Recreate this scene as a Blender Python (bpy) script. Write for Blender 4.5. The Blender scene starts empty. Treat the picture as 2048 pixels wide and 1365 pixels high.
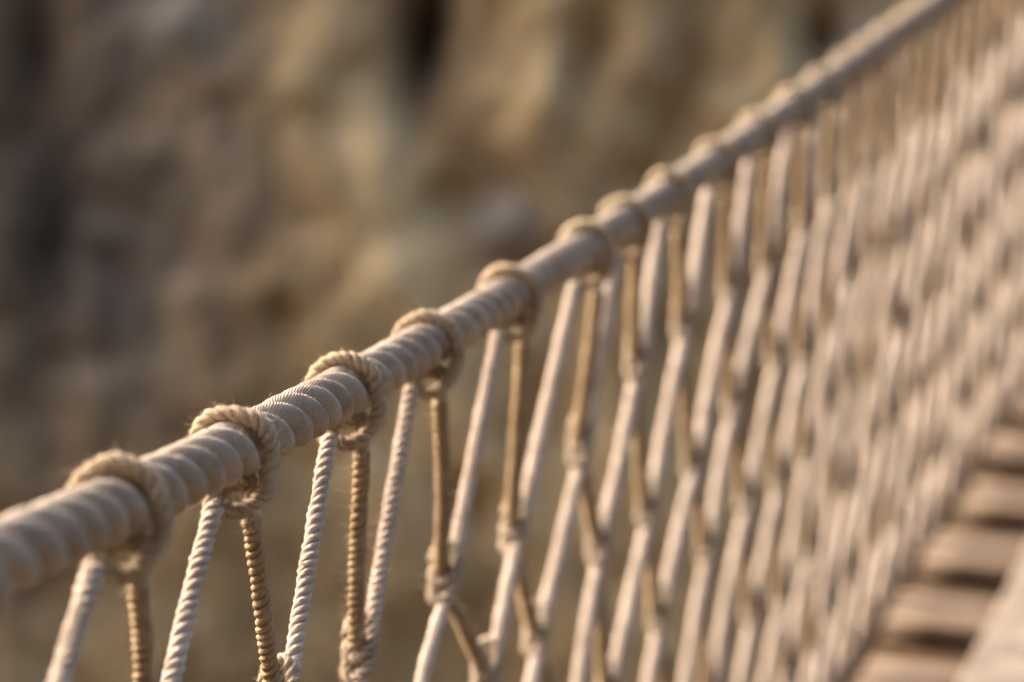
import bpy, math, random
import numpy as np
from mathutils import Vector, Matrix, noise

random.seed(7)
rng = np.random.default_rng(11)
S = bpy.context.scene
COL = S.collection

# ------------------------------------------------------------------ camera
F = 85.0 / 36.0 * 2048.0            # focal length in photo pixels
ROLL = math.radians(5.0)
cs, sn = math.cos(ROLL), math.sin(ROLL)
RX = np.array([cs, 0, sn]); UY = np.array([-sn, 0, cs]); FW = np.array([0.0, 1.0, 0.0])
CAM = np.array([0.0, 0.0, 0.0])

def to_world(c):                     # camera coordinates (right, up, forward) -> world
    c = np.asarray(c, float)
    return CAM + c[..., 0:1] * RX + c[..., 1:2] * UY + c[..., 2:3] * FW

def to_px(p):
    d = np.asarray(p, float) - CAM
    z = d @ FW
    return 1024 + F * (d @ RX) / z, 682.5 - F * (d @ UY) / z, z

cam = bpy.data.cameras.new('camera'); camo = bpy.data.objects.new('camera', cam); COL.objects.link(camo)
cam.lens = 85; cam.sensor_width = 36; cam.clip_start = 0.05; cam.clip_end = 2000
camo.matrix_world = Matrix(((RX[0], UY[0], -FW[0], CAM[0]), (RX[1], UY[1], -FW[1], CAM[1]),
                            (RX[2], UY[2], -FW[2], CAM[2]), (0, 0, 0, 1)))
cam.dof.use_dof = True; cam.dof.focus_distance = 1.715; cam.dof.aperture_fstop = 3.1
cam.dof.aperture_blades = 0
S.camera = camo

# ------------------------------------------------------------------ helpers
def tag(o, label=None, cat=None, group=None, kind=None):
    if label: o['label'] = label
    if cat: o['category'] = cat
    if group: o['group'] = group
    if kind: o['kind'] = kind
    return o

def empty(name, loc=(0, 0, 0)):
    o = bpy.data.objects.new(name, None); o.location = loc; o.empty_display_size = 0.05
    COL.objects.link(o); return o

def mesh_obj(name, V, Fc, mats, parent=None, uv=None, mat_idx=None, smooth=True):
    me = bpy.data.meshes.new(name)
    V = np.asarray(V, np.float32)
    loops = np.concatenate([np.asarray(f, np.int32).ravel() for f in Fc])
    counts = np.concatenate([np.full(len(f), np.asarray(f).shape[1], np.int32) for f in Fc])
    me.vertices.add(len(V)); me.vertices.foreach_set('co', V.ravel())
    me.loops.add(len(loops)); me.loops.foreach_set('vertex_index', loops)
    starts = np.concatenate([[0], np.cumsum(counts)[:-1]]).astype(np.int32)
    me.polygons.add(len(counts)); me.polygons.foreach_set('loop_start', starts)
    me.polygons.foreach_set('loop_total', counts)
    me.polygons.foreach_set('use_smooth', np.full(len(counts), smooth))
    for m in (mats if isinstance(mats, (list, tuple)) else [mats]): me.materials.append(m)
    if mat_idx is not None: me.polygons.foreach_set('material_index', np.asarray(mat_idx, np.int32))
    if uv is not None:
        l = me.uv_layers.new(name='UVMap')
        l.data.foreach_set('uv', np.asarray(uv, np.float32)[loops].ravel())
    me.update(calc_edges=True); me.validate()
    o = bpy.data.objects.new(name, me); COL.objects.link(o)
    if parent: o.parent = parent; o.matrix_parent_inverse = Matrix.Translation(-Vector(parent.location))
    return o

class Geo:                            # collects pieces into one mesh
    def __init__(s): s.V = []; s.Q = []; s.T = []; s.U = []; s.mq = []; s.mt = []; s.n = 0
    def add(s, V, Q=None, T=None, U=None, m=0):
        if Q is not None and len(Q): s.Q.append(np.asarray(Q) + s.n); s.mq.append(np.full(len(Q), m))
        if T is not None and len(T): s.T.append(np.asarray(T) + s.n); s.mt.append(np.full(len(T), m))
        s.V.append(V); s.U.append(U if U is not None else np.zeros((len(V), 2))); s.n += len(V)
        return s
    def build(s, name, mats, parent=None, smooth=True):
        fs = []; mi = []
        if s.Q: fs.append(np.concatenate(s.Q)); mi.append(np.concatenate(s.mq))
        if s.T: fs.append(np.concatenate(s.T)); mi.append(np.concatenate(s.mt))
        return mesh_obj(name, np.concatenate(s.V), fs, mats, parent, np.concatenate(s.U), np.concatenate(mi), smooth)

def resample(P, ds):
    P = np.asarray(P, float)
    L = np.concatenate([[0], np.cumsum(np.linalg.norm(np.diff(P, axis=0), axis=1))])
    n = max(3, int(round(L[-1] / ds)) + 1)
    t = np.linspace(0, L[-1], n)
    return np.stack([np.interp(t, L, P[:, k]) for k in range(3)], 1), t

def catmull(P, sub=14):
    P = np.asarray(P, float)
    A = np.vstack([2 * P[0] - P[1], P, 2 * P[-1] - P[-2]])
    out = []
    for i in range(1, len(A) - 2):
        p0, p1, p2, p3 = A[i - 1], A[i], A[i + 1], A[i + 2]
        for t in np.linspace(0, 1, sub, endpoint=False):
            out.append(0.5 * (2 * p1 + (p2 - p0) * t + (2 * p0 - 5 * p1 + 4 * p2 - p3) * t * t + (3 * p1 - p0 - 3 * p2 + p3) * t ** 3))
    out.append(P[-1]); return np.array(out)

def frames(P, ref=(0.13, 0.3, 1.0)):
    T = np.gradient(P, axis=0); T /= np.linalg.norm(T, axis=1)[:, None]
    N = np.zeros_like(T)
    n = np.asarray(ref, float); n = n - T[0] * (n @ T[0])
    if np.linalg.norm(n) < 1e-3: n = np.cross(T[0], [1, 0, 0.2])
    n /= np.linalg.norm(n)
    for i in range(len(P)):
        n = n - T[i] * (n @ T[i]); n = n / np.linalg.norm(n); N[i] = n
    return T, N, np.cross(T, N)

RHO, HH = 0.482, 0.545
SOFT = (.665, .35)
def profile(phi, shape=(RHO, HH)):
    RHO, HH = shape
    pp = np.mod(phi + math.pi / 3, 2 * math.pi / 3) - math.pi / 3
    r = HH * np.cos(pp) + np.sqrt(RHO ** 2 - (HH * np.sin(pp)) ** 2)
    return r, np.arctan2(r * np.sin(pp), r * np.cos(pp) - HH)

def twisted(P, t, R, lay, lobe, pitch, phase=0.0, rad=None, shape=(RHO, HH), rough=0.0):
    """three-strand laid cord swept along P: returns V, quads, caps, uv (and the rim for hairs)"""
    T, N, B = frames(P)
    k = 3 * lobe
    phi = np.linspace(math.pi / 3, math.pi / 3 + 2 * math.pi, k + 1)
    r, psi = profile(phi, shape)
    tau = 2 * math.pi * t / lay + phase + (.35 * np.sin(t * 1.3 / lay + phase) + .2 * np.sin(t * 2.9 / lay + 2 * phase))
    ang = phi[None, :] + tau[:, None]
    rr = R * r[None, :] * (np.ones(len(P)) if rad is None else rad)[:, None]
    D = np.cos(ang)[..., None] * N[:, None] + np.sin(ang)[..., None] * B[:, None]
    nz_ = rng.normal(0, 1, rr.shape) * rough
    nz_[:, -1] = nz_[:, 0]
    V = (P[:, None] + (rr + nz_)[..., None] * D)
    lob = np.floor((phi - math.pi / 3) / (2 * math.pi / 3) - 1e-9)
    U = (R * shape[0] * psi * 0.95 + lob * 0.0137)[None, :] / pitch + (R * 2 * math.pi * t / lay)[:, None] / pitch
    UV = np.stack([U, np.repeat(t[:, None], k + 1, 1) * 100], -1).reshape(-1, 2)
    n = len(P)
    idx = np.arange(n * (k + 1)).reshape(n, k + 1)
    Q = np.stack([idx[:-1, :-1], idx[:-1, 1:], idx[1:, 1:], idx[1:, :-1]], -1).reshape(-1, 4)
    Vf = np.vstack([V.reshape(-1, 3), P[:1], P[-1:]])
    c0, c1 = n * (k + 1), n * (k + 1) + 1
    T0 = np.stack([np.full(k, c0), idx[0, 1:], idx[0, :-1]], 1)
    T1 = np.stack([np.full(k, c1), idx[-1, :-1], idx[-1, 1:]], 1)
    UV = np.vstack([UV, [[0, 0], [0, 0]]])
    return Vf, Q, np.vstack([T0, T1]), UV, (P, t, T, N, B, tau)

def hair(geo, fr, R, lay, count, lmin, lmax, thick, curl=0.35, keep=None, m=0, shape=(RHO, HH)):
    """loose fibres standing off a laid cord"""
    P, t, T, N, B, tau = fr
    i = rng.integers(1, len(P) - 1, count)
    crest = shape[0] < .5
    if keep is not None: i = i[keep[i]]
    cnt = len(i)
    if cnt == 0: return
    th = rng.uniform(0, 2 * math.pi, cnt)
    r, _ = profile(th, shape)
    if crest:
        ok = r > .8; i, th, r = i[ok], th[ok], r[ok]; cnt = len(i)
    ang = th + tau[i]
    D = np.cos(ang)[:, None] * N[i] + np.sin(ang)[:, None] * B[i]
    E = -np.sin(ang)[:, None] * N[i] + np.cos(ang)[:, None] * B[i]
    base = P[i] + T[i] * (rng.uniform(-.5, .5, cnt) * (t[1] - t[0]))[:, None] + D * (R * r * 0.985)[:, None]
    L = lmin + (lmax - lmin) * rng.random(cnt) ** 2.2
    d = D * 0.9 + E * rng.normal(0, .6, cnt)[:, None] + T[i] * rng.normal(0, .6, cnt)[:, None]
    d /= np.linalg.norm(d, axis=1)[:, None]
    side = np.cross(d, T[i] + 1e-3); side /= np.linalg.norm(side, axis=1)[:, None] + 1e-9
    oth = np.cross(d, side)
    bend = (rng.normal(0, curl, (cnt, 3)))
    mid = base + d * (L * .5)[:, None] + bend * (L * .18)[:, None]
    tip = base + d * L[:, None] * 0.9 + bend * (L * .8)[:, None]
    w = thick
    rows = []
    for c, ww in ((base, w), (mid, w * .75)):
        for a in (0, 2 * math.pi / 3, 4 * math.pi / 3):
            rows.append(c + ww * (math.cos(a) * side + math.sin(a) * oth))
    rows.append(tip)
    V = np.stack(rows, 1).reshape(-1, 3)
    o = (np.arange(cnt) * 7)[:, None]
    Q = np.concatenate([o + np.array([[a, (a + 1) % 3, 3 + (a + 1) % 3, 3 + a]]) for a in range(3)])
    Tt = np.concatenate([o + np.array([[3 + a, 3 + (a + 1) % 3, 6]]) for a in range(3)])
    geo.add(V, Q, Tt, None, m)

# ------------------------------------------------------------------ materials
def newmat(name):
    m = bpy.data.materials.new(name); m.use_nodes = True
    nt = m.node_tree; b = nt.nodes['Principled BSDF']
    return m, nt, b

def nd(nt, typ, **kw):
    n = nt.nodes.new(typ)
    for k, v in kw.items(): setattr(n, k, v)
    return n

def ramp(nt, stops):
    r = nd(nt, 'ShaderNodeValToRGB')
    e = r.color_ramp.elements
    while len(e) < len(stops): e.new(0.5)
    for x, (p, c) in zip(e, stops): x.position = p; x.color = (*c, 1)
    return r

def cord_mat(name, dark, mid, light, bump=0.5, dist=0.0006, sheen=0.06):
    m, nt, b = newmat(name); L = nt.links.new
    tc = nd(nt, 'ShaderNodeTexCoord')
    n1 = nd(nt, 'ShaderNodeTexNoise'); n1.inputs['Scale'].default_value = 38; n1.inputs['Detail'].default_value = 6
    n1.inputs['Roughness'].default_value = 0.65
    n2 = nd(nt, 'ShaderNodeTexNoise'); n2.inputs['Scale'].default_value = 900; n2.inputs['Detail'].default_value = 3
    L(tc.outputs['Object'], n1.inputs['Vector']); L(tc.outputs['Object'], n2.inputs['Vector'])
    sep = nd(nt, 'ShaderNodeSeparateXYZ'); L(tc.outputs['UV'], sep.inputs[0])
    wob = nd(nt, 'ShaderNodeMath', operation='MULTIPLY_ADD'); L(n1.outputs['Fac'], wob.inputs[0]); wob.inputs[1].default_value = 2.2
    L(sep.outputs['X'], wob.inputs[2])
    mul = nd(nt, 'ShaderNodeMath', operation='MULTIPLY'); L(wob.outputs[0], mul.inputs[0]); mul.inputs[1].default_value = 2 * math.pi
    sinn = nd(nt, 'ShaderNodeMath', operation='SINE'); L(mul.outputs[0], sinn.inputs[0])
    half = nd(nt, 'ShaderNodeMath', operation='MULTIPLY_ADD'); L(sinn.outputs[0], half.inputs[0]); half.inputs[1].default_value = .33; half.inputs[2].default_value = .5
    add = nd(nt, 'ShaderNodeMath', operation='MULTIPLY_ADD'); L(n2.outputs['Fac'], add.inputs[0]); add.inputs[1].default_value = 0.9; L(half.outputs[0], add.inputs[2])
    mixf = nd(nt, 'ShaderNodeMath', operation='MULTIPLY_ADD'); L(n2.outputs['Fac'], mixf.inputs[0]); mixf.inputs[1].default_value = .55
    sub = nd(nt, 'ShaderNodeMath', operation='MULTIPLY_ADD'); L(n1.outputs['Fac'], sub.inputs[0]); sub.inputs[1].default_value = .75; sub.inputs[2].default_value = -.15
    L(sub.outputs[0], mixf.inputs[2])
    r = ramp(nt, [(0.25, dark), (0.5, mid), (0.8, light)]); L(mixf.outputs[0], r.inputs[0])
    n3 = nd(nt, 'ShaderNodeTexNoise'); n3.inputs['Scale'].default_value = 11; n3.inputs['Detail'].default_value = 4; n3.inputs['Roughness'].default_value = .6
    L(tc.outputs['Object'], n3.inputs['Vector'])
    wr = ramp(nt, [(.42, (1, 1, 1)), (.62, (.70, .68, .66))]); L(n3.outputs['Fac'], wr.inputs[0])
    wm = nd(nt, 'ShaderNodeMix', data_type='RGBA', blend_type='MULTIPLY'); wm.inputs[0].default_value = .5
    L(r.outputs[0], wm.inputs[6]); L(wr.outputs[0], wm.inputs[7]); L(wm.outputs[2], b.inputs['Base Color'])
    bp = nd(nt, 'ShaderNodeBump'); bp.inputs['Strength'].default_value = bump; bp.inputs['Distance'].default_value = dist
    L(add.outputs[0], bp.inputs['Height']); L(bp.outputs[0], b.inputs['Normal'])
    b.inputs['Roughness'].default_value = .92
    b.inputs['Specular IOR Level'].default_value = .15
    b.inputs['Sheen Weight'].default_value = sheen; b.inputs['Sheen Roughness'].default_value = .6
    b.inputs['Sheen Tint'].default_value = (1, .93, .84, 1)
    return m

M_ROPE = cord_mat('handrail_fibre', (.225, .178, .135), (.45, .37, .295), (.60, .51, .42), .8, .0012)
M_PALE_LIT = cord_mat('pale_lit_cord_fibre', (.43, .34, .27), (.65, .54, .45), (.76, .655, .56), .7, .0009)  # legs facing the light: their lit tone is partly painted into this colour
M_GOLD_SHADED = cord_mat('golden_shaded_cord_fibre', (.29, .19, .10), (.46, .325, .19), (.61, .46, .295), .8, .001)  # same cord turned from the light: shaded warm tone partly painted in

M_TAN = cord_mat('tan_knot_fibre', (.36, .275, .19), (.53, .425, .315), (.66, .555, .43), .8, .001)

M_STRAW = cord_mat('straw_loop_fibre', (.37, .275, .175), (.57, .45, .31), (.71, .59, .44), .7, .0009)

def wood_mat(name, dark, mid, light):
    m, nt, b = newmat(name); L = nt.links.new
    tc = nd(nt, 'ShaderNodeTexCoord'); mp = nd(nt, 'ShaderNodeMapping'); mp.inputs['Scale'].default_value = (1.5, 14, 14)
    L(tc.outputs['UV'], mp.inputs[0])
    n = nd(nt, 'ShaderNodeTexNoise'); n.inputs['Scale'].default_value = 4; n.inputs['Detail'].default_value = 8; n.inputs['Roughness'].default_value = .65
    L(mp.outputs[0], n.inputs['Vector'])
    r = ramp(nt, [(.3, dark), (.5, mid), (.75, light)]); L(n.outputs['Fac'], r.inputs[0]); L(r.outputs[0], b.inputs['Base Color'])
    bp = nd(nt, 'ShaderNodeBump'); bp.inputs['Strength'].default_value = .5; bp.inputs['Distance'].default_value = .003
    L(n.outputs['Fac'], bp.inputs['Height']); L(bp.outputs[0], b.inputs['Normal'])
    b.inputs['Roughness'].default_value = .8; b.inputs['Specular IOR Level'].default_value = .25
    return m
M_SLAT = wood_mat('weathered_slat_wood', (.09, .06, .04), (.155, .11, .078), (.225, .17, .128))
M_BOARD = wood_mat('pale_board_wood', (.20, .16, .125), (.28, .23, .18), (.35, .29, .235))

# ------------------------------------------------------------------ the handrail's course, measured
pts = np.array([(-300, 1265, 177), (68, 1095, 148), (240, 1009, 137), (362, 948, 128.5), (470, 893, 120), (604, 824, 111), (695, 776, 104.5),
                (778, 727, 99), (855, 684, 94.5), (932, 643, 89.5), (1017, 594, 84.5), (1094, 545, 79.5), (1173, 496, 75), (1252, 446, 70.5),
                (1340, 387, 66), (1438, 322, 61.5), (1520, 265, 57.5), (1600, 208, 54.5), (1700, 133, 50.5), (1828, 38, 46), (1890, -6, 43.5),
                (2010, -92, 38.5), (2150, -192, 33), (2300, -298, 27), (2420, -382, 22)], float)
RR = 0.020
zz = F * 2 * RR / pts[:, 2]
xx = (pts[:, 0] - 1024) / F * zz; yy = (682.5 - pts[:, 1]) / F * zz
wgt = np.where(pts[:, 0] > 1950, .3, 1.0)
cx = np.polyfit(zz, xx, 4, w=wgt); cy = np.polyfit(zz, yy, 4, w=wgt)
def rope_c(z):
    z = np.asarray(z, float)
    return np.stack([np.polyval(cx, z), np.polyval(cy, z), z], -1)
def rope(z): return to_world(rope_c(z))
zs = np.linspace(0.95, 8.6, 4000)
us = 1024 + F * np.polyval(cx, zs) / zs
def z_at_u(u): return float(np.interp(u, us, zs))
for p, z in zip(pts, zz):
    q = rope_c(z); print('fit', p[:2], round(1024 + F * q[0] / z - p[0], 1), round(682.5 - F * q[1] / z - p[1], 1))

DOWN = np.array([0, 0, -1.0])
def basis(z):
    a = rope(z + .02) - rope(z - .02); a /= np.linalg.norm(a)
    d = DOWN - a * (DOWN @ a); d /= np.linalg.norm(d)
    r = np.cross(d, a) * 1.0
    if r @ RX < 0: r = -r
    return rope(z), a, d, r

# ------------------------------------------------------------------ handrail rope (three-strand, Z-laid)
LAY = 0.104
Pfull, tfull = resample(rope(np.linspace(0.95, 8.6, 1200)), LAY / 64)
zz_full = (Pfull - CAM) @ FW
def wobble(t, k, amp, seed):
    return amp * sum(math.sin(k * (j + 1) * t + seed * (j + 1.7)) / (j + 1) for j in range(3))
g = Geo()
fuzz_fr = None
cut = [0.95, 2.7, 8.6]
for j in range(2):
    sel = (zz_full >= cut[j] - 1e-6) & (zz_full <= cut[j + 1] + (.012 if j == 0 else 0))
    P, t = Pfull[sel], tfull[sel]
    if j == 1: P, t = P[::4], t[::4]
    rad = 1 + 0.012 * np.sin(t * 41) + 0.01 * np.sin(t * 97 + 1) + .17 * np.clip(((P - CAM) @ FW - 2.75) / 1.1, 0, 1)
    V, Q, T, U, fr = twisted(P, t, RR, LAY, 16 if j == 0 else 8, 0.0019, .4, rad, (RHO, HH), .00022)
    # reference direction for the second piece must continue the first: both start from the same world reference
    g.add(V, Q, T, U)
    if j == 0:
        keep = (zz_full[sel] > 1.15) & (zz_full[sel] < 2.5)
        hair(g, fr, RR, LAY, 80000, .0005, .0024, .00008, .35, keep)
        hair(g, fr, RR, LAY, 4200, .0015, .0055, .00011, .5, keep)
hr = g.build('handrail_rope', M_ROPE)
tag(hr, 'thick beige three-strand twisted rope rising diagonally as the handrail of the bridge', 'rope')

# ------------------------------------------------------------------ columns of the net
ku = [-125, 238, 467, 692, 853, 1020, 1173, 1252, 1337, 1436, 1516, 1590, 1646, 1697]
kz = [z_at_u(u) for u in ku]
print('knot z', [round(z, 2) for z in kz])
while kz[-1] < 8.25: kz.append(kz[-1] + .138 + random.uniform(-.022, .022))
NC = len(kz)
RC = 0.0065; CLAY = 0.0225
ROWH = [0.178, .365, .555, .745, .93]
HB = 1.10
meas = {(1, 0): (40, 1575), (1, 1): (298, 1480), (1, 2): (557, 1392), (1, 3): (720, 1296), (1, 4): (890, 1146), (1, 5): (1030, 1052), (1, 6): (1162, 880), (2, 6): (1074, 1258), (2, 7): (1199, 1075)}
def row_count(j): return NC if j % 2 == 0 else NC - 1
nodes = {}
for j in range(1, 6):
    for i in range(row_count(j)):
        z = kz[i] if j % 2 == 0 else .5 * (kz[i] + kz[i + 1])
        if (j, i) in meas:
            u, v = meas[(j, i)]
            p = to_world(np.array([(u - 1024) / F * z, (682.5 - v) / F * z, z]))
        else:
            h = ROWH[j - 1] + random.uniform(-1, 1) * (.012 if z < 2.9 else .034)
            _, a, d, r = basis(z)
            p = rope(z) + DOWN * h + a * random.uniform(-.02, .012) + r * random.uniform(.002, .008)
        nodes[(j, i)] = p
for i in range(NC):
    z = kz[i] if i < NC else 0
    nodes[(6, i)] = rope(kz[i]) + DOWN * HB

def hitch_path(i):
    c, a, d, r = basis(kz[i])
    rg = np.random.default_rng(300 + i)
    t1, t2 = rg.uniform(-2.5, 2), rg.uniform(-2, 2)
    q = [(-30, 36, -3), (-21, 30.5, -7), (-13, 24, -14), (-9 + t1, 8, -23.4), (-7 + t1, -9.5, -22.8), (-5 + t1, -20.4, -14.6), (-2 + t1 * .5, -24.9, 0), (2 + t2 * .5, -17.8, 17.3), (5 + t2, -1, 24.8), (6 + t2, 14, 24.5), (4 + t2, 27.5, 20.5),
         (-1, 37, 13.5), (-5, 40.5, 3), (-4, 37.5, -8), (3, 30, -11), (9, 25, -2), (13, 23, 9), (13, 33, 12), (12, 44, 10), (13, 56, 7)]
    jit = np.random.default_rng(100 + i).normal(0, .6, (len(q), 3))
    q = (np.array(q) + jit) * .001
    return c + q[:, 0:1] * a + q[:, 1:2] * d + q[:, 2:3] * r

hitch = {i: hitch_path(i) for i in range(NC)}
for i in range(NC - 1):
    h = hitch[i]; e = nodes[(1, i)] - h[-2]; h[-1] = h[-2] + e / np.linalg.norm(e) * .012

def leg_path(p0, d0, p1, off0, off1, sag):
    v = p1 - p0; L = np.linalg.norm(v)
    pts_ = [p0, p0 + d0 * .016, p0 + v * .36 + sag * .5 + off1 * .2, p0 + v * .64 + sag * .5 + off1 * .5, p0 + v * .9 + off1 * .9, p1 + off1 - v / L * .004, p1 + off1 * .8 + v / L * .012]
    return catmull(pts_, 10)

net = empty('rope_net', tuple(rope(kz[3])))
tag(net, 'beige knotted cord net with diamond meshes hanging from the thick handrail rope', 'net')

segs = []      # (kind, path, screen score, hair?)
def score(P):
    u, v, z = to_px(P)
    inside = ((u > -20) & (u < 2068) & (v > -20) & (v < 1385) & (z > .1)).mean()
    return inside * 10 + inside / max(z.mean(), .1) * 5

for i in range(NC):
    c, a, d, r = basis(kz[i])
    h = hitch[i]
    # golden leg: onwards, down to the node ahead
    if i < NC - 1:
        n1 = nodes[(1, i)]
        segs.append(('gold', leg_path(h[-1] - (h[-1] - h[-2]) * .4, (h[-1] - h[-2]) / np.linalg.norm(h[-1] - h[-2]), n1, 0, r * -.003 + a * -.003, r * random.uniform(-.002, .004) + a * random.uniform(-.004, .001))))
    if i > 0:
        n1 = nodes[(1, i - 1)]
        dd = n1 - h[0]; dd /= np.linalg.norm(dd)
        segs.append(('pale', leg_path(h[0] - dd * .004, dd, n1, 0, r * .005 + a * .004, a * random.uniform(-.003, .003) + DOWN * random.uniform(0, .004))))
for j in range(1, 6):
    for i in range(row_count(j)):
        p0 = nodes[(j, i)]
        if j % 2 == 1:
            ahead, back = (j + 1, i + 1), (j + 1, i)
        else:
            ahead, back = (j + 1, i), (j + 1, i - 1)
        z = float((p0 - CAM) @ FW); _, a, d, r = basis(min(max(z, 1.0), 8.4))
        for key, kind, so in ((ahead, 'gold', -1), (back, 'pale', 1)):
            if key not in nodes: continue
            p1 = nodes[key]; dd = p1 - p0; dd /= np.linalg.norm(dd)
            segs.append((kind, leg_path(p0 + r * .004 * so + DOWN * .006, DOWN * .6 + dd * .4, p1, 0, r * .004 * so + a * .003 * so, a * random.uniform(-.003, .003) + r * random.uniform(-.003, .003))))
segs = [(k, p, score(p)) for k, p in segs]
segs.sort(key=lambda s: -s[2])
print('cords', len(segs), 'in view', sum(s[2] > 1 for s in segs))

def cord_geo(g, P0, m=0, hairs=0, loop=False):
    zc = float(((P0 - CAM) @ FW).mean())
    near = zc < 2.75
    P, t = resample(P0, CLAY / (16 if near else 6))
    thick = RC * (1 + .52 * min(1, max(0, (zc - 2.1) / .8))) if not loop else .006
    rad = thick / RC + .04 * np.sin(t * 160 + zc * 9) + .025 * np.sin(t * 63 + zc)
    V, Q, T, U, fr = twisted(P, t, RC, CLAY, 9 if near else 4, .0013, zc * 7, rad, SOFT, .0003)
    g.add(V, Q, T, U, m)
    if near and hairs:
        L = t[-1]
        hair(g, fr, RC, CLAY, int(hairs * L), .0004, .0024, .0001, .5, None, m, SOFT)
        hair(g, fr, RC, CLAY, int(hairs * L * .09), .0018, .0085, .00014, .9, None, m, SOFT)

rest = Geo(); n_ind = 0
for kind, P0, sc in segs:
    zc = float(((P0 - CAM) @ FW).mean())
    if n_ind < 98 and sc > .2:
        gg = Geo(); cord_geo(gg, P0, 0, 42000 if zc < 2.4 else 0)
        o = gg.build('net_cord', M_PALE_LIT if kind == 'pale' else M_GOLD_SHADED, net); n_ind += 1
        o['label'] = 'pale cord of the net, lit tone painted in' if kind == 'pale' else 'golden tan cord of the net, shaded tone painted in'
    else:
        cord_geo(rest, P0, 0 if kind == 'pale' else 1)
o = rest.build('net_cord', [M_PALE_LIT, M_GOLD_SHADED], net); o['kind'] = 'stuff'

for i in range(NC):
    gg = Geo(); cord_geo(gg, catmull(hitch[i], 12), 0, 36000 if kz[i] < 2.5 else 0, True)
    gg.build('hitch_knot', M_STRAW, net)

# knots where four cords meet: two tight turns of cord
kn = []
for (j, i), p in nodes.items():
    if j == 6: continue
    z = float((p - CAM) @ FW); _, a, d, r = basis(min(max(z, 1.0), 8.4))
    th = np.linspace(-.7 * math.pi, 3.6 * math.pi, 44)
    ax = DOWN * .93 - a * .25 + r * .1
    path = p[None] + np.cos(th)[:, None] * a * .008 + np.sin(th)[:, None] * r * .0095 + (np.linspace(-.017, .017, 44))[:, None] * ax + (np.cos(th) * -.011)[:, None] * DOWN
    kn.append((path, score(path)))
kn.sort(key=lambda s: -s[1]); rest = Geo(); n_ind = 0
for path, sc in kn:
    if n_ind < 98 and sc > .2:
        gg = Geo(); zc = float(((path - CAM) @ FW).mean()); cord_geo(gg, path, 0, 34000 if zc < 2.3 else 0, True); gg.build('mesh_knot', M_TAN, net); n_ind += 1
    else: cord_geo(rest, path, 0, 0, True)
if rest.n: o = rest.build('mesh_knot', M_TAN, net); o['kind'] = 'stuff'

# ------------------------------------------------------------------ deck: foot rope, cross slats, walkway boards
FP, ft = resample(rope(np.linspace(.95, 8.6, 400)) + DOWN * HB, .012)
g = Geo(); V, Q, T, U, fr = twisted(FP, ft, .019, .11, 6, .0019, 1.0); g.add(V, Q, T, U)
tag(g.build('foot_rope', M_ROPE), 'thick beige rope along the deck edge, holding the bottom of the cord net', 'rope')

def beam(name, A, Bv, width_dir, up, w, th, mat, seed, seg=14, bend=.004):
    """a slightly uneven sawn board from A to B with eased edges; A,B are centre-bottom points"""
    A = np.asarray(A); Bv = np.asarray(Bv)
    rg = np.random.default_rng(seed)
    prof = []
    e = min(.007, th * .25)
    for (px, py, sx, sy) in ((-w / 2, 0, 1, 1), (w / 2, 0, -1, 1), (w / 2, th, -1, -1), (-w / 2, th, 1, -1)):
        c = np.array([px + sx * e, py + sy * e])
        a0 = math.atan2(-sy, -sx)
        order = (-.6, 0, .6)
        for k in order: prof.append(c + e * np.array([math.cos(a0 + k) , math.sin(a0 + k)]))
    prof = np.array(prof); k = len(prof)
    V = []; U = []; L = np.linalg.norm(Bv - A)
    for s in range(seg + 1):
        f = s / seg
        c = A + (Bv - A) * f + up * (bend * math.sin(f * 5 + seed) ) + width_dir * (bend * .6 * math.sin(f * 7 + seed * 2))
        ww = 1 + .03 * math.sin(f * 9 + seed) + rg.normal(0, .006)
        V.append(c + prof[:, 0:1] * ww * width_dir + prof[:, 1:2] * up)
        U.append(np.stack([np.full(k, f * L + seed * 3.1), prof[:, 0] + prof[:, 1] + seed], 1))
    V = np.vstack(V); U = np.vstack(U); n = seg + 1
    idx = np.arange(n * k).reshape(n, k); nx = np.roll(idx, -1, axis=1)
    Q = np.stack([idx[:-1], nx[:-1], nx[1:], idx[1:]], -1).reshape(-1, 4)
    Vc = np.vstack([V, A + up * th / 2, Bv + up * th / 2]); U = np.vstack([U, [[seed, seed]] * 2])
    T = np.vstack([np.stack([np.full(k, n * k), np.roll(idx[0], -1), idx[0]], 1), np.stack([np.full(k, n * k + 1), idx[-1], np.roll(idx[-1], -1)], 1)])
    return Geo().add(Vc, Q, T, U).build(name, mat)

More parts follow.
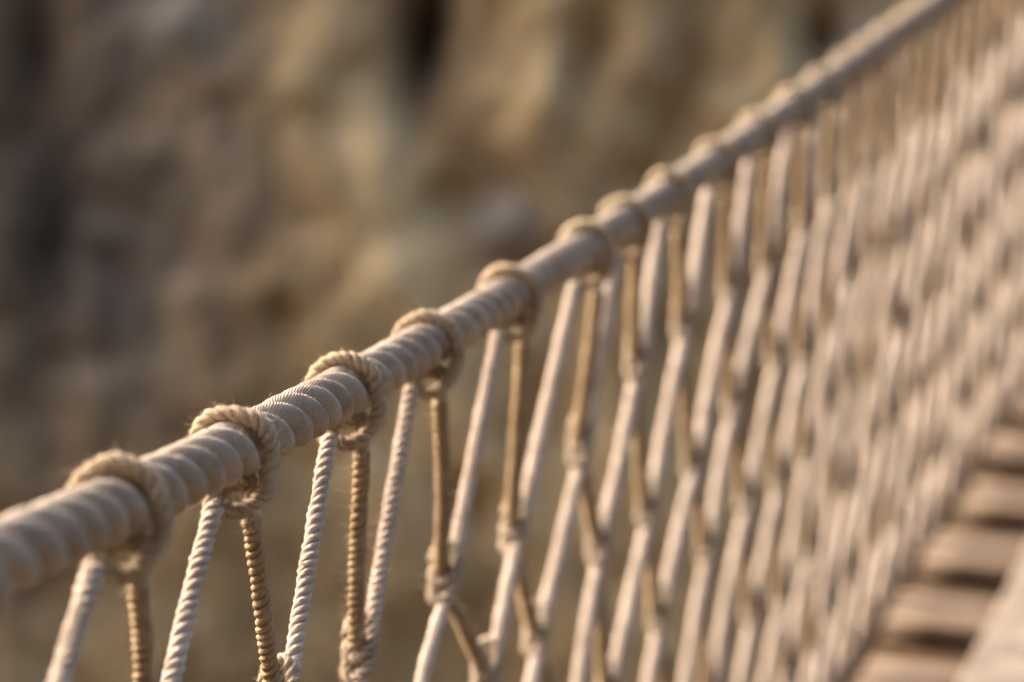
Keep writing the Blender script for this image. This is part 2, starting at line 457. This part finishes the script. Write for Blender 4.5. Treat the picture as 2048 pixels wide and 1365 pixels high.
def deck_v(z):
    c, a, d, r = basis(z)
    rh = np.cross(a, [0, 0, 1.0]); rh /= np.linalg.norm(rh)
    if rh @ RX < 0: rh = -rh
    return to_px(c + DOWN * HB + rh * .12 + np.array([0, 0, .05]))[1]
zq = np.linspace(2.6, 7, 300); vq = np.array([deck_v(z) for z in zq])
gaps = [float(np.interp(-v, -vq, zq)) for v in (1290, 1167, 1050, 945, 855)]
print('gaps', gaps)
while gaps[0] > 1.3: gaps.insert(0, gaps[0] - .25 + random.uniform(-.012, .012))
while gaps[-1] < 8.3: gaps.append(gaps[-1] + .25 + random.uniform(-.012, .012))
slat_z = [(p + q) / 2 for p, q in zip(gaps, gaps[1:])]
slat_w = [.53 * (q - p) * random.uniform(.94, 1.06) for p, q in zip(gaps, gaps[1:])]
vis = 0
for n, z in enumerate(slat_z):
    c, a, d, r = basis(z)
    rh = np.cross(a, [0, 0, 1.0]); rh /= np.linalg.norm(rh)
    if rh @ RX < 0: rh = -rh
    upn = np.cross(rh, a); upn /= np.linalg.norm(upn)
    if upn[2] < 0: upn = -upn
    base = c + DOWN * HB + upn * .0205
    A = base + rh * (.05 + random.uniform(-.012, .012)); B = base + rh * (1.12 + random.uniform(-.03, .03))
    sl = beam('deck_slat', A, B, a, upn, slat_w[n], .04, M_SLAT, n + 1)
    u, v, zc = to_px(base + rh * .1)
    inview = u < 2048 and v < 1400
    if inview:
        vis += 1
        words = ['first', 'second', 'third', 'fourth', 'fifth', 'sixth', 'seventh', 'eighth', 'ninth', 'tenth', 'eleventh', 'twelfth'][vis - 1]
        tag(sl, f'{words} brown wooden deck slat, counted upwards from the bottom of the photo', 'deck slat', 'cross slats of the bridge deck')
    else:
        tag(sl, 'brown wooden cross slat of the deck lying outside the picture', 'deck slat', 'cross slats of the bridge deck')

def long_board(off, w, seed, label, lift=.0665, mat=None, name='walkway_board', group='long boards of the walkway'):
    zs_ = np.linspace(1.1, 8.45, 60)
    V = []; U = []
    for kz_, z in enumerate(zs_):
        c, a, d, r = basis(z)
        rh = np.cross(a, [0, 0, 1.0]); rh /= np.linalg.norm(rh)
        if rh @ RX < 0: rh = -rh
        upn = np.cross(rh, a); upn = upn if upn[2] > 0 else -upn
        b = c + DOWN * HB + upn * lift + rh * (off + .006 * math.sin(z * 3 + seed))
        th = .03; e = .006
        pr = [(-w / 2 + e, 0), (w / 2 - e, 0), (w / 2, e), (w / 2, th - e), (w / 2 - e, th), (-w / 2 + e, th), (-w / 2, th - e), (-w / 2, e)]
        V.append([b + rh * x + upn * y for x, y in pr]); U.append([[z + seed, x + y + seed] for x, y in pr])
    k = 8; n = len(zs_)
    V = np.array(V).reshape(-1, 3); U = np.array(U).reshape(-1, 2)
    idx = np.arange(n * k).reshape(n, k); nx = np.roll(idx, -1, axis=1)
    Q = np.stack([idx[:-1], idx[1:], nx[1:], nx[:-1]], -1).reshape(-1, 4)
    Vc = np.vstack([V, V[:k].mean(0), V[-k:].mean(0)]); U = np.vstack([U, [[0, 0]] * 2])
    T = np.vstack([np.stack([np.full(k, n * k), idx[0], np.roll(idx[0], -1)], 1), np.stack([np.full(k, n * k + 1), np.roll(idx[-1], -1), idx[-1]], 1)])
    tag(Geo().add(Vc, Q, T, U).build(name, mat or M_BOARD, smooth=False), label, 'board', group)
long_board(.315, .17, 1, 'long pale walkway board lying on the cross slats in the bottom right corner')
long_board(.505, .17, 4, 'long pale walkway board in the middle of the walkway, right of the photo')
long_board(.695, .17, 7, 'long pale walkway board on the far right side of the walkway')

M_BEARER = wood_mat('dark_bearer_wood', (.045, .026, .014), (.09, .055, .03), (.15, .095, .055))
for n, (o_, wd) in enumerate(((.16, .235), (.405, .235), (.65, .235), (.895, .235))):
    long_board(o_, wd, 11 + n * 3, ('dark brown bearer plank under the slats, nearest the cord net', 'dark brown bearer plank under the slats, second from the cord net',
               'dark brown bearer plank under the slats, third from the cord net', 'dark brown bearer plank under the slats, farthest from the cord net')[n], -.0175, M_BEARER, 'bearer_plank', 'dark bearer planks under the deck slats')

# ------------------------------------------------------------------ cliff across the gorge
D = 14.0
def px2c(u, v): return (u - 1024) * D / F, (682 - v) * D / F
def axis_grid(lo, hi, a, b, step):
    core = np.arange(a, b + 1e-6, step)
    def out(start, end):
        r = []; x = start; s = step
        while abs(x - start) < abs(end - start): s *= 1.09; x += math.copysign(s, end - start); r.append(x)
        return r
    return np.array(sorted(out(a, lo) + list(core) + out(b, hi)))
gx = axis_grid(-34, 34, -3.6, 3.6, .03); gz = axis_grid(-15.2, 4.2, -2.6, 2.6, .03)
# clefts: (u, v, half width px, half height px, tilt, depth m); ledges push out
clefts = [(795, 60, 42, 150, .05, 1.5), (0, 190, 75, 250, 0, .8), (80, 560, 65, 240, -.1, .5), (1125, 90, 60, 110, .2, .4), (1320, 200, 50, 130, .2, .5), (1600, 0, 50, 60, 0, .7),
          (565, 665, 45, 45, 0, .45), (965, 1020, 60, 60, 0, .6), (1090, 840, 55, 90, 0, .4), (350, 560, 120, 240, .1, .25), (900, 430, 70, 60, .5, .35), (1050, 560, 60, 60, 0, .3),
          (250, 30, 120, 60, .3, .3), (500, 930, 120, 60, 0, .2), (120, 1250, 120, 80, 0, .3), (1250, 330, 70, 60, .4, .35)]
bulges = [(730, 370, 80, 170, -.25, .5), (790, 560, 90, 120, 0, .35), (285, 110, 90, 80, 0, .3), (1040, 190, 60, 120, 0, .35), (1190, 190, 70, 130, 0, .3), (980, 440, 60, 50, 0, .3),
          (1500, 180, 110, 130, 0, .3), (600, 120, 90, 160, .1, .25), (1680, 40, 60, 50, 0, .3), (300, 760, 150, 200, 0, .2), (870, 1080, 140, 160, 0, .2)]
ochre = [(720, 350, 85, 190, -.3, 1.3), (785, 560, 85, 170, 0, 1.3), (900, 950, 300, 300, 0, .7), (600, 300, 120, 300, 0, .35), (1040, 190, 60, 150, 0, .6), (1500, 150, 170, 180, 0, .4), (1200, 1000, 300, 300, 0, .6), (1150, 250, 160, 220, 0, .5)]
grey = [(285, 110, 120, 120, 0, .8), (980, 440, 80, 60, 0, .8), (1685, 30, 80, 60, 0, .9), (230, 700, 200, 260, 0, .5), (380, 420, 160, 200, 0, .3)]
dark_tone = [(110, 480, 210, 600, 0, .95), (330, 560, 160, 300, 0, .25), (10, 180, 110, 300, 0, .9), (80, 600, 90, 330, -.1, .8), (800, 70, 60, 150, .05, .8), (330, 260, 190, 200, 0, .3)]  # darker rock patches, several lying over the clefts and left side
X, Z = np.meshgrid(gx, gz)
def blob(lst):
    o = np.zeros_like(X)
    for u, v, hw, hh, tilt, amp in lst:
        x0, z0 = px2c(u, v); w, h = hw * D / F, hh * D / F
        dz = Z - z0; dx = X - x0 - tilt * dz
        o = np.maximum(o, amp * np.exp(-np.abs(dx / w) ** 2 - np.abs(dz / h) ** 2))
    return o
Y = np.zeros_like(X)
for a in range(X.shape[0]):
    for b in range(X.shape[1]):
        x, zv = X[a, b], Z[a, b]
        y = .9 * noise.noise((x * .22, 3.1, zv * .16)) + .42 * noise.noise((x * .9, 9.7, zv * .32))
        rd = 1 - abs(noise.noise((x * 1.5 + .3 * zv, 1.3, zv * .8)))
        y -= .22 * rd * rd
        vor = noise.voronoi((x * 2.1 + .25 * noise.noise((x * 2, 0, zv * 2)), 5.0, zv * 1.5))[0]
        y += .16 * (.5 - min(vor[1] - vor[0], .5)) * 1.6
        y += .06 * noise.noise((x * 4.5, 2, zv * 4)) + .025 * noise.noise((x * 11, 4, zv * 11))
        Y[a, b] = y
CY = D + Y * .6 + blob(clefts) * .5 - blob(bulges) * .38 + .05 * np.maximum(Z, 0) - .12 * np.minimum(Z + 2.5, 0) * -1 * 0
CY = CY - np.minimum(0, Z + 3) * -.25 * 1.0
V = np.stack([X, CY, Z], -1).reshape(-1, 3)
nz, nx_ = X.shape
idx = np.arange(nz * nx_).reshape(nz, nx_)
Q = np.stack([idx[:-1, :-1], idx[:-1, 1:], idx[1:, 1:], idx[1:, :-1]], -1).reshape(-1, 4)
M_CLIFF, nt, b = newmat('cliff_rock'); L = nt.links.new
tc = nd(nt, 'ShaderNodeTexCoord'); mp = nd(nt, 'ShaderNodeMapping'); mp.inputs['Scale'].default_value = (1.0, 1.0, .55); L(tc.outputs['Object'], mp.inputs[0])
n1 = nd(nt, 'ShaderNodeTexNoise'); n1.inputs['Scale'].default_value = 2.1; n1.inputs['Detail'].default_value = 8; n1.inputs['Roughness'].default_value = .6; L(mp.outputs[0], n1.inputs['Vector'])
n2 = nd(nt, 'ShaderNodeTexNoise'); n2.inputs['Scale'].default_value = 14; n2.inputs['Detail'].default_value = 8; n2.inputs['Roughness'].default_value = .7; L(mp.outputs[0], n2.inputs['Vector'])
r1 = ramp(nt, [(.3, (.19, .118, .056)), (.45, (.38, .25, .128)), (.58, (.50, .35, .175)), (.75, (.42, .285, .165))]); L(n1.outputs['Fac'], r1.inputs[0])
cur = r1.outputs[0]
for nm, colr in (('ochre', (.72, .54, .29)), ('grey', (.36, .325, .285)), ('dark_tone', (.075, .062, .056))):
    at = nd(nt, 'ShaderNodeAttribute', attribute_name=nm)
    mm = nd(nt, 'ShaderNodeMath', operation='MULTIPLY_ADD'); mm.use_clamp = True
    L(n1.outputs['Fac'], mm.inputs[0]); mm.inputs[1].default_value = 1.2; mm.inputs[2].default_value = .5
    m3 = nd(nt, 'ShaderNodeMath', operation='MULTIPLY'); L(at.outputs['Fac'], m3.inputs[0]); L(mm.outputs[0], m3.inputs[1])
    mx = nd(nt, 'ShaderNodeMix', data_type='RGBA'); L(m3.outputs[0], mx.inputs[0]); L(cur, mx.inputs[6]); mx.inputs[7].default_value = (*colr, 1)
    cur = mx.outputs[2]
mx = nd(nt, 'ShaderNodeMix', data_type='RGBA', blend_type='OVERLAY'); mx.inputs[0].default_value = .7; L(cur, mx.inputs[6]); L(n2.outputs['Fac'], mx.inputs[7])
L(mx.outputs[2], b.inputs['Base Color']); b.inputs['Roughness'].default_value = .9; b.inputs['Specular IOR Level'].default_value = .2
bp = nd(nt, 'ShaderNodeBump'); bp.inputs['Distance'].default_value = .03; bp.inputs['Strength'].default_value = .8; L(n2.outputs['Fac'], bp.inputs['Height']); L(bp.outputs[0], b.inputs['Normal'])
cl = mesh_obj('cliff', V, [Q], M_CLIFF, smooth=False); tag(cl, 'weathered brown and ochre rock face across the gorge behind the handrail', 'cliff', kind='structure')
for nm, lst in (('ochre', ochre), ('grey', grey), ('dark_tone', dark_tone)):
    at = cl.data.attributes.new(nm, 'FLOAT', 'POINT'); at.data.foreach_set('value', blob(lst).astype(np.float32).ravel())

# unseen rock wall added behind the camera to hold back sky light
ts = np.linspace(0, 1, 90); hz = np.linspace(-15.2, 17, 60)
ctrl = catmull([(-26, -22, 0), (-15, -13, 0), (-4, -9.5, 0), (5, -8, 0), (12, -8, 0), (24, -12, 0)], 15)
BV = []
for zv in hz:
    for x, y, _ in ctrl:
        k = 1.1 * noise.noise((x * .25, y * .25, zv * .2)) + .4 * noise.noise((x * .9, y * .9, zv * .6)) + .15 * noise.noise((x * 2.3, y * 2.3, zv * 1.7))
        BV.append((x + k * .5, y - k - .12 * max(zv, 0), zv))
nb = len(ctrl); idx = np.arange(len(hz) * nb).reshape(len(hz), nb)
M_BLOCKER, nt, b = newmat('blocker_rock'); L = nt.links.new  # kept near black so the added wall bounces little light
tc = nd(nt, 'ShaderNodeTexCoord'); n1 = nd(nt, 'ShaderNodeTexNoise'); n1.inputs['Scale'].default_value = 1.7; n1.inputs['Detail'].default_value = 9; L(tc.outputs['Object'], n1.inputs['Vector'])
r1 = ramp(nt, [(.35, (.022, .018, .015)), (.65, (.075, .058, .042))]); L(n1.outputs['Fac'], r1.inputs[0]); L(r1.outputs[0], b.inputs['Base Color']); b.inputs['Roughness'].default_value = .9
sky_blocker = mesh_obj('cliff', np.array(BV), [np.stack([idx[:-1, :-1], idx[1:, :-1], idx[1:, 1:], idx[:-1, 1:]], -1).reshape(-1, 4)], M_BLOCKER, smooth=False)  # added unseen wall, not part of the cliff across the gorge
tag(sky_blocker, 'unseen dark brown rock wall added behind the camera to block sky light', 'cliff', kind='structure')

# gorge floor: one sheet to the horizon
gl = np.concatenate([-np.geomspace(500, 3, 34), [0], np.geomspace(3, 500, 34)])
GX, GY = np.meshgrid(gl, gl)
GZ = np.array([[-14.6 + .5 * noise.noise((x * .11, y * .11, 0)) + .25 * noise.noise((x * .4, y * .4, 3)) for x, y in zip(rx, ry)] for rx, ry in zip(GX, GY)])
n = len(gl); idx = np.arange(n * n).reshape(n, n)
M_GROUND, nt, b = newmat('gorge_soil'); L = nt.links.new
tc = nd(nt, 'ShaderNodeTexCoord'); n1 = nd(nt, 'ShaderNodeTexNoise'); n1.inputs['Scale'].default_value = .9; n1.inputs['Detail'].default_value = 9; L(tc.outputs['Object'], n1.inputs['Vector'])
r1 = ramp(nt, [(.35, (.016, .009, .004)), (.6, (.036, .021, .010))]); L(n1.outputs['Fac'], r1.inputs[0]); L(r1.outputs[0], b.inputs['Base Color']); b.inputs['Roughness'].default_value = .95
gr = mesh_obj('ground', np.stack([GX, GY, GZ], -1).reshape(-1, 3), [np.stack([idx[:-1, :-1], idx[:-1, 1:], idx[1:, 1:], idx[1:, :-1]], -1).reshape(-1, 4)], M_GROUND)
tag(gr, 'dark brown gorge floor far below the bridge', 'ground', kind='structure')

# ------------------------------------------------------------------ light
SUN = Vector((-.82, .26, .56)).normalized()
elev = math.asin(SUN.z); rot = math.atan2(SUN.x, SUN.y)
w = bpy.data.worlds.new('World'); S.world = w; w.use_nodes = True
nt = w.node_tree; bg = nt.nodes['Background']; sky = nt.nodes.new('ShaderNodeTexSky'); sky.sky_type = 'NISHITA'; sky.sun_disc = False
sky.sun_elevation = elev; sky.sun_rotation = rot; sky.dust_density = 6.0; sky.air_density = 1.0; sky.ozone_density = .6
nt.links.new(sky.outputs[0], bg.inputs[0]); bg.inputs[1].default_value = .145
sl = bpy.data.lights.new('sun', 'SUN'); sl.energy = 3.5; sl.angle = math.radians(5); sl.color = (1, .83, .66)
so = bpy.data.objects.new('sun', sl); so.rotation_euler = SUN.to_track_quat('Z', 'Y').to_euler(); COL.objects.link(so)

S.view_settings.view_transform = 'Standard'; S.view_settings.look = 'None'
S.view_settings.exposure = 1.53; S.view_settings.gamma = 1.0
S.render.engine = 'CYCLES'; S.cycles.use_denoising = True
S.cycles.max_bounces = 6; S.cycles.diffuse_bounces = 4
